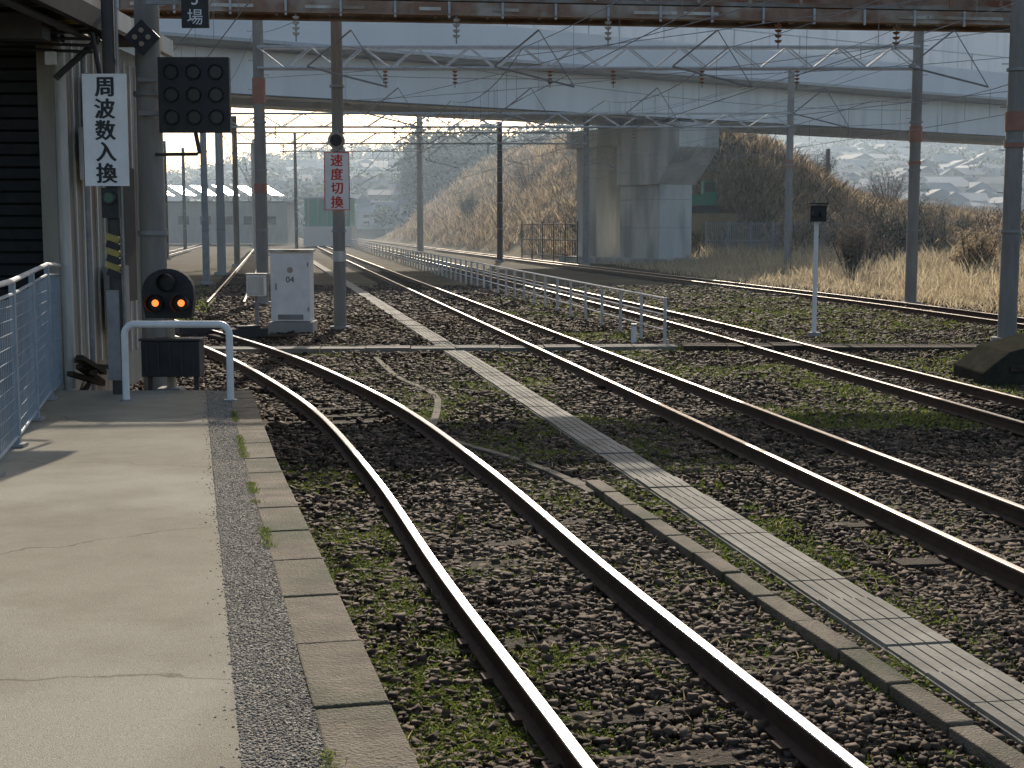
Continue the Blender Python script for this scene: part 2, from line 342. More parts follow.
# ------------------------------------------------------------ pole helpers
def pole(x,y,h,r,mat='pole',bands=(),z0=-.3,name='catenary_pole',steps=True,ring=None):
    b=B(); b.cyl((x,y,z0),(x,y,h),r,mat,r2=r*.82,n=16)
    for z1,z2 in bands: b.cyl((x,y,z1),(x,y,z2),r+.012,'orange',n=16)
    for z in (2.2,4.1,5.6): b.cyl((x,y,z),(x,y,z+.06),r+.02,'steel',n=16)
    if ring: b.cyl((x,y,ring[0]),(x,y,ring[1]),r+.008,'whited',n=16)
    if steps:
        for i,z in enumerate(np.arange(2.6,h-.3,.45)):
            sgn=-1 if i%2 else 1; b.cyl((x,y,z),(x+sgn*(r+.13),y,z),.01,'steel',n=5)
    b.cyl((x,y,z0),(x,y,z0+.25),r*1.7,'conc',n=12)
    return b.make(name,smooth=True)
pole(-5.0,19.6,9,.19,steps=False,bands=()); 
pole(-4.14,33.7,9,.155,steps=False,ring=(1.5,1.75))
pole(10.7,30.2,9,.2,bands=((4.35,4.75),(4.0,4.12)))
pole(12.8,45,9.5,.19,bands=((5.0,5.5),(4.3,4.4)))
pole(-8.0,45,9.5,.2,bands=((6.2,7.),(3.4,3.7)))
pole(14.7,75,10.5,.21,bands=((5.4,5.9),))
pole(-15.5,75,10,.24,mat='conc')
pole(-22.5,84,9,.18); pole(-18,92,9.5,.2); pole(-27,110,9,.18,mat='darkpole'); pole(-22.,126,11,.18); pole(-24.5,160,13,.2,mat='darkpole')
pole(-36.,155,11,.2,mat='darkpole'); pole(-33,180,13,.22); pole(-9.2,141,13.5,.33); pole(-.9,104,10,.22,mat='darkpole',steps=False)
pole(4.9,94,12.2,.2,mat='steel'); pole(29,130,9.5,.22); pole(-25.5,140,11,.2); pole(-13.5,62,9.5,.16,mat='steel'); pole(-33,130,11,.2); pole(-26,98,9.5,.2)
b=B(); b.cyl((6.85,31.7,-.2),(6.85,31.7,2.45),.05,'white',n=12); b.box((6.85,31.62,2.62),(.36,.2,.36),'black'); b.box((6.85,31.6,2.84),(.42,.34,.03),'black')
for s_ in(-.09,.09): b.cyl((6.85+s_,31.5,2.62),(6.85+s_,31.4,2.62),.07,'black',n=12)
b.cyl((6.85,31.7,-.22),(6.85,31.7,-.05),.14,'conc',n=12); b.make('dwarf_signal_post')
# ------------------------------------------------------------ portals, wires
def truss(x0,y0,x1,y1,z0,z1,k,name,r=.03,w=.4,seg=.8):
    b=B(); A=Vector((x0,y0,0));C=Vector((x1,y1,0)); d=(C-A); L=d.length; d.normalize(); nn=Vector((-d.y,d.x,0))*w/2
    n=int(L/seg)
    for s_ in(-1,1):
        for z in(z0,z1): b.cyl(A+nn*s_+Vector((0,0,z)),C+nn*s_+Vector((0,0,z)),r*1.4,k,n=5)
        for i in range(n):
            za,zb=(z0,z1) if i%2 else (z1,z0)
            b.cyl(A+d*(L*i/n)+nn*s_+Vector((0,0,za)),A+d*(L*(i+1)/n)+nn*s_+Vector((0,0,zb)),r,k,n=4)
    for i in range(n):
        b.cyl(A+d*(L*i/n)+nn+Vector((0,0,z0)),A+d*(L*(i+1)/n)-nn+Vector((0,0,z0)),r*.7,k,n=4)
    return b,name
b=B(); A0=math.atan(2.7/23)
for s_ in(-.5,.5): 
    b.box((1.,31.67+s_,7.0),(27.2,.1,.26),'beam',rz=A0)
    b.box((1.,31.67+s_,6.86),(27.2,.24,.03),'beam',rz=A0)
    b.box((1.,31.67+s_,7.75),(27.2,.05,.7),'panel',rz=A0); b.box((1.,31.67+s_,8.3),(27.2,.12,.08),'beam',rz=A0)  # solid panels added over the beam, mostly out of view, to cast the shadow band
b.box((1.,31.67,7.2),(27.2,1.1,.08),'panel',rz=A0)  # closed deck added with the panels for the same shadow
for x in np.arange(-12,14,1.15):
    b.box((x,31.55+.117*x,7.02),(.06,.94,.2),'lattice',rz=A0); b.box((x,31.55+.117*x-.55,7.75),(.07,.06,1.1),'beam',rz=A0)
    b.box((x+.3,31.55+.117*x-.56,6.96),(.05,.04,.34),'lattice',rz=A0)
for i in range(12):
    x=rng.uniform(-8,12); b.box((x,31.0+.117*x,6.98),(rng.uniform(.4,1.2),.05,.07),'whited',rz=A0)
def insul(b,x,y,z,L=.45,k='ins'):
    b.cyl((x,y,z),(x,y,z-L-.15),.015,'steel',n=6)
    for i in range(4): b.cyl((x,y,z-.08-i*L/4),(x,y,z-.08-i*L/4-.05),.085,k,r2=.05,n=12)
for x,k in((-1.2,'whited'),(2.1,'whited'),(5.9,'ins'),(8.6,'ins'),(-4.6,'whited')): insul(b,x,31.0+.117*x,6.85,k=k)
b.make('beam_with_shadow_panels')
b,nm=truss(-8.,45,12.8,45,7.3,7.95,'lattice','catenary_gantry_beam')
for x in(-4,-1.8,1.2,3.2,6,9): insul(b,x,45,7.3)
b.make(nm)
for (xa,xb,y,z) in((-15.5,14.7,75,7.6),(-22,-9.2,134,9.5),(-18,4.9,93,7.8)):
    b,nm=truss(xa,y,xb,y,z,z+.7,'lattice','catenary_gantry_beam',seg=1.1,r=.03); 
    for x in np.linspace(xa+3,xb-2,5): insul(b,x,y,z,.6)
    b.make(nm)
def wire(b,p,q,sag=.0,r=.011,n=8):
    p=Vector(p);q=Vector(q); prev=p
    for i in range(1,n+1):
        t=i/n; c=p.lerp(q,t); c.z-=4*sag*t*(1-t); b.cyl(prev,c,r,'wire',n=4,caps=False); prev=c
b=B(); sup=[0,32,45,75,110,150,200]
for k in('curve','near','mid','far','left'):
    for i in range(len(sup)-1):
        d0,d1=sup[i],sup[i+1]
        if k=='left' and d0<45: continue
        if k=='curve' and d0>=45: continue
        x0,x1=float(tx(k,d0)),float(tx(k,d1)); rr=.008+.0001*d0
        wire(b,(x0,d0,6.3),(x1,d1,6.3),.45,rr); wire(b,(x0,d0,5.2),(x1,d1,5.2),.03,rr)
        for t in np.linspace(.06,.94,9):
            zz=6.3-1.8*t*(1-t); b.cyl((x0+(x1-x0)*t,d0+(d1-d0)*t,5.2),(x0+(x1-x0)*t,d0+(d1-d0)*t,zz),.005+.00005*d0,'wire',n=4,caps=False)
for (p,q,sg) in (((-5,19.6,7.2),(-4.14,33.7,7.4),.2),((-4.14,33.7,7.8),(-8,45,8.4),.2),((10.7,30.2,8.2),(12.8,45,8.6),.3),((12.8,45,8.6),(14.7,75,9.5),.5),((-8,45,8.8),(-15.5,75,9.4),.5),
    ((10.7,30.2,6.5),(-8,45,6.2),.3),((-4.14,33.7,6.6),(12.8,45,6.),.4),((10.7,30.2,5.9),(-4.1,33.7,5.9),.25),((12.8,45,5.6),(-8,45,5.6),.25),((12.8,45,6.4),(-15.5,75,7),.5),
    ((14.7,75,6.2),(-15.5,75,6.2),.3),((14.7,75,5.4),(-15.5,75,5.4),.1),((10.7,30.2,7.6),(4.9,94,10),1.),
    ((16,10,7.4),(-9.2,141,10),1.2),((-4.14,33.7,5.4),(-.9,104,7.),.8),((9,8,5.8),(-15.5,75,8),.8),((16,12,6.4),(-8,45,7.),.5),((10.7,30.2,5.2),(-15.5,75,6.2),.4),((12.8,45,7.6),(-.9,104,7.4),.7),((14.7,75,8.),(-9.2,141,8.),1.)):
    wire(b,p,q,sg,.009)
for xx in (-4,0.2,4.2,9.5):
    for yy in (32,45,75):
        b.cyl((xx-.6,yy,5.9),(xx+1.2,yy,5.45),.022,'steel',n=6); b.cyl((xx-.6,yy,5.9),(xx+.4,yy,6.7),.02,'steel',n=6); b.cyl((xx+1.2,yy,5.45),(xx+.4,yy,6.7),.012,'steel',n=5)
b.make('overhead_wires')
# ------------------------------------------------------------ white railing
b=B(); fx=lambda d:7.72-.155*d if d<100 else -7.78-.1585*(d-100)
d=29.2
while d<330:
    x=fx(d); st=2. if d<100 else (4. if d<180 else 8.); rr=1+d/150
    b.cyl((x,d,-.25),(x,d,.86),.03*rr,'wgrey',n=8)
    for z in(.84,.5,.18): b.cyl((x,d,z),(fx(d+st),d+st,z),(.022 if z>.8 else .016)*rr,'wgrey',n=6,caps=False)
    d+=st
b.make('white_railing')
b=B(); b.cyl((2.6,29.8,-.2),(2.6,29.8,.22),.06,'white',n=12); b.cyl((2.6,29.8,.22),(2.6,29.8,.27),.07,'steel',n=12); b.make('marker_post')
# ------------------------------------------------------------ platform fence
b=B(); ff=lambda d:-4.24-.245*(d-11.5); FH=lambda d:1.5+.02*(d-11.5)
d=3.5
while d<18.3:
    x=ff(d); z=float(zp(d)); H=FH(d); b.box((x,d,z+H/2),(.05,.05,H),'fblue'); b.box((x,d,z+.02),(.14,.14,.03),'steel')
    d2=min(d+1.85,18.3); x2=ff(d2); z2=float(zp(d2)); H2=FH(d2)
    b.cyl((x,d,z+H),(x2,d2,z2+H2),.026,'wgrey',n=8)
    b.cyl((x,d,z+.1),(x2,d2,z2+.1),.018,'fblue',n=6); b.cyl((x,d,z+H-.12),(x2,d2,z2+H2-.12),.016,'fblue',n=6)
    k=int((d2-d)/.13)
    for i in range(1,k):
        t=i/k; xx=x+(x2-x)*t; dd=d+(d2-d)*t; zz=z+(z2-z)*t; b.cyl((xx,dd,zz+.1),(xx,dd,zz+H-.12),.006,'fblue',n=5,caps=False)
    for zz_ in np.arange(.22,1.35,.12): b.cyl((x,d,z+zz_),(x2,d2,z2+zz_),.0045,'fblue',n=5)
    d=d2 if d2<18.3 else 99
b.make('platform_fence')
# ------------------------------------------------------------ white hoop barrier
b=B(); R=.12; x0,x1,yy,z0,z1=-4.55,-3.32,16.4,float(zp(16.4)),float(zp(16.4))+.9
pts=[(x0,z0-.05)]+[(x0+R-R*math.cos(t),z1-R+R*math.sin(t)) for t in np.linspace(0,math.pi/2,7)]+[(x1-R+R*math.sin(t),z1-R+R*math.cos(t)) for t in np.linspace(0,math.pi/2,7)]+[(x1,z0-.05)]
n=12; vs=[]
for i,(x,z) in enumerate(pts):
    a=Vector(pts[max(0,i-1)]);c=Vector(pts[min(len(pts)-1,i+1)]); t=(c-a).normalized(); nn=Vector((-t.y,t.x))
    for j in range(n):
        q=2*math.pi*j/n; vs.append((x+nn.x*.042*math.cos(q),yy+.042*math.sin(q),z+nn.y*.042*math.cos(q)))
b.add(vs,[(i*n+j,i*n+(j+1)%n,(i+1)*n+(j+1)%n,(i+1)*n+j) for i in range(len(pts)-1) for j in range(n)],'white')
for x in(x0,x1): b.cyl((x,yy,z0-.01),(x,yy,z0+.015),.08,'steel',n=12)
b.make('hoop_barrier',smooth=True)
# ------------------------------------------------------------ signs
def text(parent,body,x,y,z,size,mat):
    cu=bpy.data.curves.new('sign_text','FONT'); cu.body=body; cu.size=size; cu.align_x='CENTER'; cu.align_y='CENTER'; cu.extrude=.0
    o=bpy.data.objects.new('tmp',cu); S.collection.objects.link(o); bpy.context.view_layer.update()
    me=bpy.data.meshes.new_from_object(o.evaluated_get(bpy.context.evaluated_depsgraph_get())); bpy.data.objects.remove(o)
    me.materials.clear(); me.materials.append(M[mat])
    if len(me.vertices)==0: return
    co=np.array([v.co[:] for v in me.vertices]); cx=(co[:,0].min()+co[:,0].max())/2; cy=(co[:,1].min()+co[:,1].max())/2
    for v in me.vertices: v.co=Vector((x+v.co.x-cx,y,z+v.co.y-cy))
    t=bpy.data.objects.new('lettering',me); S.collection.objects.link(t); t.parent=parent
def sign(cx,y,z0,z1,w,chars,ink,border,size):
    b=B(); zc=(z0+z1)/2; hgt=z1-z0
    b.box((cx,y,zc),(w,.03,hgt),'white')
    t=.018
    for s_ in(-1,1):
        b.box((cx+s_*(w/2-t/2),y-.017,zc),(t,.01,hgt),border); b.box((cx,y-.0165,zc+s_*(hgt/2-t/2)),(w-2*t-.002,.01,t),border)
    for zz in(z0+.25,z1-.25): b.box((cx,y+.04,zz),(w*.8,.04,.05),'steel')
    o=b.make('station_sign')
    k=len(chars)
    for i,ch in enumerate(chars):
        for j,(ax,az) in enumerate(((0,0),(.009,0),(-.009,0),(0,.005),(0,-.005))):
            text(o,ch,cx+ax,y-.02-j*.0006,z1-hgt*(i+.5)/k*.96-.02*hgt+az,size,ink)
    return o
sign(-4.85,16.95,2.8,4.12,.52,'周波数入換','ink','white',.25)
sign(-4.14,33.45,2.72,4.08,.6,'速度切換','red','red',.3)
b=B(); x,y=-4.83,17.1
b.cyl((x,y,-.1),(x,y,7.5),.075,'darkpole',n=14); 
b.box((x,y-.09,2.6),(.2,.1,.36),'black'); b.cyl((x,y-.14,2.66),(x,y-.2,2.66),.08,'black',n=14); b.cyl((x,y-.2,2.66),(x,y-.203,2.66),.06,'greenl',n=14)
for i in range(6): b.box((x,y-.065,1.75+i*.085),(.16,.05,.085),'yellow' if i%2 else 'black',ry=.35)
b.box((x-.02,y-.06,1.),(.14,.1,1.1),'steel'); b.cyl((x+.1,y,0),(x+.1,y,5),.02,'steel',n=8)
b.make('sign_pole',smooth=False)
b=B(); x,y=-4.14,33.5; b.cyl((x,y-.02,4.35),(x,y-.14,4.35),.2,'whited',n=20); b.cyl((x,y-.14,4.35),(x,y-.16,4.35),.14,'black',n=20); b.box((x,y,4.35),(.08,.3,.5),'steel'); b.make('pole_loudspeaker')
b=B(); cx,y=-4.28,19.2
b.box((cx,y,4.08),(.96,.1,1.0),'black')
for i in range(3):
    for j in range(3):
        xx=cx-.3+i*.3; zz=3.78+j*.3; b.cyl((xx,y-.05,zz),(xx,y-.09,zz),.1,'black',n=16,caps=False); b.cyl((xx,y-.051,zz),(xx,y-.06,zz),.085,'glass',n=16)
b.box((cx-.55,y+.15,4.3),(.5,.06,.06),'steel'); b.box((cx-.55,y+.15,3.85),(.5,.06,.06),'steel')
b.cyl((cx,y,3.58),(cx+.05,y,3.3),.03,'darkpole',n=8); b.cyl((cx,y+.1,3.3),(cx-.6,y+.2,3.3),.025,'darkpole',n=8); b.make('route_indicator_signal',bevel=.01)
b=B(); cx,y,z=-4.98,19.25,4.85
b.box((cx,y,z),(.34,.06,.34),'black',ry=math.pi/4); 
for a,c in((-.09,0),(.09,0),(0,.09),(0,-.09)): b.cyl((cx+a,y-.03,z+c),(cx+a,y-.05,z+c),.035,'whited',n=10)
b.make('diamond_marker')
b=B(); cx,y,z=-4.2,19.0,5.2; b.box((cx,y,z),(.36,.05,.52),'black'); b.box((cx,y+.05,z+.5),(.05,.05,.7),'steel'); b.box((cx-.3,y+.2,z+.1),(.8,.05,.05),'steel'); o=b.make('track_number_sign')
text(o,'3',cx,y-.03,z+.12,.24,'white'); text(o,'場',cx,y-.03,z-.12,.22,'white')
b=B(); cx,y,z=-4.52,18.4,1.42
pts=[(cx-.3,z-.3),(cx+.3,z-.3),(cx+.34,z-.05)]+[(cx+.34*math.cos(t),z+.05+.3*math.sin(t)) for t in np.linspace(0,math.pi,14)]+[(cx-.34,z-.05)]
b.prism(pts,y,y+.14,'black')
for (ax,az,k) in((-.16,-.1,'lens'),(.18,-.1,'lens'),(.0,.17,'glass')):
    b.cyl((cx+ax,y,z+az),(cx+ax,y-.16,z+az),.115,'black',n=20,caps=False); b.cyl((cx+ax,y-.02,z+az),(cx+ax,y-.03,z+az),.105,'glass',n=20); b.cyl((cx+ax,y-.031,z+az),(cx+ax,y-.036,z+az),.045,k,n=20)
b.cyl((cx,y+.07,0),(cx,y+.07,z-.3),.06,'whited',n=12); b.box((cx,y+.05,.1),(.3,.3,.2),'conc')
b.make('shunting_signal')
b=B(); b.box((-4.4,18.1,.62),(.75,.3,.46),'black')
for i in range(5): b.box((-4.7+i*.15,17.94,.62),(.02,.02,.42),'darkpole')
b.box((-4.4,18.1,.87),(.8,.36,.03),'darkpole')
for s_ in(-.3,.3): b.box((-4.4+s_,18.1,.25),(.06,.06,.5),'darkpole')
b.make('junction_box',bevel=.01)
# ------------------------------------------------------------ relay cabinet
b=B(); cx,y=-5.2,33.2
b.box((cx,y,-.05),(1.05,.8,.3),'conc'); b.box((cx,y,.93),(.92,.66,1.62),'white'); b.box((cx,y,1.77),(1.02,.78,.06),'whited')
b.box((cx,y-.335,.93),(.86,.015,1.5),'white'); b.box((cx-.33,y-.35,.93),(.03,.03,.16),'steel'); b.box((cx,y-.345,.22),(.6,.01,.12),'steel')
for zz in(.4,1.45): b.box((cx+.42,y-.345,zz),(.03,.02,.1),'steel')
b.cyl((cx,y-.343,1.32),(cx,y-.35,1.32),.07,'whited',n=14); o=b.make('relay_cabinet',bevel=.012)
text(o,'04',cx,y-.348,1.1,.2,'ink')
b=B(); b.box((-6.05,33.2,.95),(.42,.3,.5),'white'); b.box((-6.05,33.2,1.22),(.48,.36,.03),'whited'); b.box((-6.05,33.03,.95),(.36,.015,.42),'whited'); b.box((-6.05,33.2,.3),(.08,.08,.9),'steel'); b.make('control_box',bevel=.01)
for (x,y,r) in((-5.9,30.9,.5),(-7.2,31.9,.5)):
    b=B(); b.box((x,y,-.02),(.9,.4,.24),'darkpole',rz=r); b.box((x+.05,y,.12),(.5,.32,.08),'black',rz=r); b.cyl((x+.4,y+.1,-.08),(x+1.3,y+.5,-.1),.03,'rust',n=8); b.cyl((x+.3,y-.15,-.08),(x+1.2,y+.25,-.1),.03,'rust',n=8)
    b.box((x-.5,y-.1,-.1),(.3,1.1,.08),'wood',rz=r); b.make('point_machine',bevel=.01)
b=B(); cx,cy=8.85,22.4
b.prism([(cx+x,z) for x,z in [(-1.5,-.3),(1.6,-.3),(1.6,.6),(.9,.68),(-.2,.62),(-1.1,.38),(-1.5,.05)]],cy-.7,cy+.8,'block'); b.box((cx+.2,cy-.73,.12),(2.6,.05,.1),'wood'); b.make('concrete_buffer_block',bevel=.1)
# ------------------------------------------------------------ station building (left)
b=B(); XR=-5.95
b.box((-10.5,22.9,2.3),(9.1,.3,5.4),'tan')
b.box((XR-.1,20.6,2.3),(.2,4.3,5.4),'tan')
for d in np.arange(18.9,22.8,.32): b.box((XR+.012,d,2.6),(.03,.05,4.4),'whited')
b.box((-10.5,18.55,4.95),(9.3,.3,.5),'roof'); 
b.box((-10.5,20.4,5.3),(9.8,6.,.12),'roof'); b.box((-5.62,20.4,5.22),(.12,6.1,.26),'whited')
for z in np.arange(.3,4.7,.16): b.box((-9.,18.75,z),(5.9,.04,.13),'dark',rx=.3)
b.box((-9.,18.9,2.3),(6.,.02,4.8),'dark')
b.box((XR+.02,18.6,2.3),(.16,.16,5.),'whited')
b.cyl((XR+.16,18.3,.2),(XR+.16,18.3,4.6),.05,'whited',n=10); b.cyl((XR+.3,18.8,.1),(XR+.3,18.8,4.6),.035,'steel',n=10)
b.cyl((XR+.12,18.2,4.2),(XR+.7,18.2,4.7),.04,'darkpole',n=8)
b.box((XR+.25,19.4,3.3),(.3,.5,.7),'whited'); b.box((XR+.2,20.4,1.3),(.2,.6,.9),'steel')
b.box((XR+.14,19.9,3.9),(.04,.9,1.),'dark'); b.box((XR+.16,21.2,2.2),(.04,.8,2.),'dark')
b.make('station_building')
b=B(); b.box((-10.2,16.9,5.02),(9.9,3.2,.1),'roof'); 
for d in(15.4,16.4,17.4,18.2): b.box((-10.2,d,4.9),(9.8,.12,.16),'roof')
b.box((-9.8,17.7,4.86),(9,.08,.1),'yellow')
b.box((-5.28,16.9,4.93),(.1,3.3,.26),'roof'); b.cyl((-5.5,15.3,4.75),(-5.5,18.4,4.75),.05,'darkpole',n=8)
b.box((-6.4,17.2,4.7),(1.6,.3,.3),'darkpole')
for i in range(4): b.cyl((-9,17.9+i*.05,4.8-.05*i),(-5.3,18.05,4.75-.08*i),.02,'black',n=6)
b.cyl((-5.3,18.05,4.75),(-5.2,18.1,4.0),.03,'black',n=8); b.box((-5.75,17.8,4.4),(.12,.1,.16),'whited')
b.make('platform_canopy')
b=B()
for i in range(7):
    a=rng.uniform(-.6,.6); b.box((-5.5+rng.normal(0,.12),18.2+rng.normal(0,.2),.3+.05*i),(.09,.8,.06),'wood',rz=a,rx=rng.uniform(-.4,.4))
b.make('timber_pile')
# ------------------------------------------------------------ viaduct
U=Vector((.837,.547,0)); Nn=Vector((-.547,.837,0)); O=Vector((11.5,94.6,0))
def fr(s,n_,z): q=O+U*s+Nn*n_; return (q.x,q.y,z)
def vprism(b,pts,s0,s1,k):
    n=len(pts); vs=[fr(s0,a,z) for a,z in pts]+[fr(s1,a,z) for a,z in pts]
    b.add(vs,[(i,(i+1)%n,n+(i+1)%n,n+i) for i in range(n)]+[tuple(range(n-1,-1,-1)),tuple(range(n,2*n))],k)
b=B(); s0,s1=-75,130
vprism(b,[(.0,9.55),(2.2,9.55),(2.4,11.9),(-.1,11.9)],s0,s1,'bridge')
vprism(b,[(6.4,9.55),(8.6,9.55),(8.8,11.9),(6.2,11.9)],s0,s1,'bridge')
vprism(b,[(-1.5,12.15),(-1.3,11.93),(10.6,11.93),(10.8,12.15),(10.8,12.5),(-1.5,12.5)],s0,s1,'conc')
vprism(b,[(-1.55,12.2),(-1.25,12.2),(-1.25,14.2),(-1.55,14.2)],s0,s1,'bridge2'); vprism(b,[(10.5,12.5),(10.8,12.5),(10.8,14),(10.5,14)],s0,s1,'bridge2')
vprism(b,[(-1.62,12.14),(-1.56,12.14),(-1.56,12.32),(-1.62,12.32)],s0,s1,'lattice')
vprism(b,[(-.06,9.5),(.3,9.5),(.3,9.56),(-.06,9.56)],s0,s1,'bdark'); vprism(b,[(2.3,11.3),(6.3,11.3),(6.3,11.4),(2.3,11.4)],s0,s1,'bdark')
for s_ in np.arange(s0,s1,10): q=fr(s_,-.08,10.7); b.box(q,(.12,.06,2.3),'bridge2',rz=.58,rx=-.04)
for s_ in np.arange(s0,s1,6): q=fr(s_,-1.4,14.8); b.box(q,(.08,.08,1.3),'lattice')
vprism(b,[(-1.42,15.35),(-1.38,15.35),(-1.38,15.43),(-1.42,15.43)],s0,s1,'lattice')
b.make('road_viaduct')
b=B()
vprism(b,[(19,14.6),(24,14.6),(26,17.2),(17,17.2)],s0-30,s1+60,'bridge2'); vprism(b,[(16.4,17.2),(26.5,17.2),(26.5,22),(16.4,22)],s0-30,s1+60,'bridge')
for s_ in np.arange(s0-30,s1+60,8): q=fr(s_,16.35,19.5); b.box(q,(.12,.08,4.4),'bridge2',rz=.58)
for s_ in (-95,-55,75,120,160): 
    q=fr(s_,21.5,7); b.box(q,(2.5,4,15.4),'pier',rz=.58)
b.make('upper_viaduct')
b=B()
def pbox(sa,sb,na,nb,za,zb,k='pier'):
    vprism(b,[(na,za),(nb,za),(nb,zb),(na,zb)],sa,sb,k)
pbox(-1.3,1.5,.9,5.3,-.6,8.02); pbox(-1.2,1.4,8.2,10.6,-.6,8.02)
vprism(b,[(.88,5.2),(5.32,5.2),(5.32,8.0),(11.3,8.0),(11.3,9.2),(-1.4,9.2),(-1.4,7.6)],-1.6,1.8,'pier')
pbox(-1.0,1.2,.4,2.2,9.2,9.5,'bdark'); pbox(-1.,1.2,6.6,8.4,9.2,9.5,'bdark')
pbox(-2.2,2.4,0,11.4,-.8,.25)
for z in(2.3,4.2,6.4): pbox(-1.315,1.515,.885,5.315,z,z+.03,'conc')
b.cyl(fr(1.56,1.5,0),fr(1.56,1.5,8),.08,'steel',n=8)
b.make('viaduct_pier',bevel=.05)
b=B()
for s_ in(-62,62,105):
    vprism(b,[(.9,-1),(5.3,-1),(5.3,5.2),(8,8),(8,9.5),(.2,9.5),(.2,7.6),(.9,5.2)],s_-1.5,s_+1.5,'pier')
b.make('viaduct_pier')
def pfence(x0,y0,x1,y1,h,n,k='darkpole',name='road_fence',den=12):
    b=B(); A=Vector((x0,y0,0));C=Vector((x1,y1,0))
    for i in range(n+1):
        q=A.lerp(C,i/n); b.box((q.x,q.y,h/2),(.1,.1,h+.4),k)
    for z in (h,h*.55,.25): b.cyl((x0,y0,z),(x1,y1,z),.05,k,n=6)
    m=n*den
    for i in range(m):
        q=A.lerp(C,i/m); b.cyl((q.x,q.y,.2),(q.x,q.y,h),.03,k,n=4,caps=False)
    b.make(name)
pfence(4.6,99,.8,112,2.6,5,den=5); pfence(13.5,98,27,104,2.6,8,'steel'); pfence(27,104,60,120,1.8,14,'steel')
b=B(); ex,ey=14.6,108; z=3.4
b.box((ex,ey,z+.3),(2.6,.5,.55),'black'); b.box((ex,ey+1.6,z+.3),(2.6,.5,.55),'black'); b.box((ex-.1,ey+.8,z+1.05),(2.3,1.8,.8),'green'); b.box((ex+.5,ey+.4,z+1.9),(1.,.9,1.1),'green')
b.box((ex+.5,ey-.06,z+2.),(.8,.02,.7),'glass'); b.cyl((ex-.8,ey+.5,z+1.3),(ex-2.2,ey+.3,z+2.7),.16,'green'); b.cyl((ex-2.2,ey+.3,z+2.7),(ex-3.2,ey+.3,z+1.2),.13,'green'); b.box((ex-3.2,ey+.3,z+.9),(.6,.6,.6),'steel',ry=.5)
b.box((ex,ey+.8,z-2.),(5,4,4.),'mound')
b.make('excavator')
# ------------------------------------------------------------ embankment (right of the tracks, rising to the viaduct)
def mz(x,y):
    u=x/y*130
    pr=np.interp(u,[-60,12,19.3,25,31.4,38,47.5,70,110],[11,11,10.6,8,5.2,3.4,2.6,2.,.0])*(1+np.clip((y-140)/300,0,.45))
    lb=np.clip((x-(tx('far',y)+3.2))*.75,0,99); pr=np.minimum(pr,lb)
    f=np.clip((y-99-np.clip(x-20,0,30)*.4)/26,0,1); f=f*f*(3-2*f); g=1-np.clip((y-270)/50,0,1)
    e=np.clip(lb/2,0,1)
    return pr*f*g*(.86+.28*fbm(x*.12,y*.12))-.55+e*(.1+1.1*(fbm(x*.35,y*.35)-.3)*np.clip(f*3,0,1))
xs=np.arange(-52,170,1.3);ys=np.arange(94,330,1.6);X,Y=np.meshgrid(xs,ys);Z=mz(X,Y)
I=np.arange(X.size).reshape(X.shape);F=np.stack([I[:-1,:-1],I[:-1,1:],I[1:,1:],I[1:,:-1]],-1).reshape(-1,4)
fast('grass_embankment',np.stack([X,Y,Z],-1).reshape(-1,3),F,'mound',True)
n=260000; y=98+rng.random(n)**1.5*170; x=rng.uniform(-.2,.4,n)*y; m=(mz(x,y)>-.1)&(fbm(x*.25,y*.25)>rng.uniform(.3,.62,n)); x=x[m];y=y[m]; hh=rng.uniform(.25,1.2,len(x))*(.3+1.3*fbm(x*.3+5,y*.3))*(y/120)**.5
k_=rng.random(len(x))<.72
P=np.stack([x,y,mz(x,y)],-1); w_=rng.uniform(.06,.18,len(x))
blades('embankment_scrub',P[k_],hh[k_],w_[k_],'scrub',lean=.7); blades('embankment_scrub',P[~k_],hh[~k_]*1.4,w_[~k_]*.8,'twig',lean=.7)
n=90000; x,y=scatter(n,30,98,lambda d:np.interp(d,[30,45,60,97],[15.3,13.4,11,8.]) ,lambda d:np.interp(d,[30,98],[26,62]),.9)
m=fbm(x*.35+2,y*.35)>rng.uniform(.36,.58,n); x=x[m];y=y[m]
dist=x-np.interp(y,[30,45,60,97],[15.3,13.4,11,8.]); hh=rng.uniform(.3,1.,len(x))*np.clip(.4+dist*.13,.35,1.4)*(.15+1.5*fbm(x*.45,y*.45))
blades('dry_reeds',np.stack([x,y,gz(x,y)],-1),hh,rng.uniform(.02,.06,len(x)),'straw',lean=.45)
n=30000; x,y=scatter(n,30,98,lambda d:np.interp(d,[30,45,60,97],[14.8,12.9,10.4,6.]),lambda d:np.interp(d,[30,98],[20,30]),.9); hh=rng.uniform(.1,.4,n)
blades('dry_verge_grass',np.stack([x,y,gz(x,y)],-1),hh,rng.uniform(.02,.05,n),'straw',lean=.6)
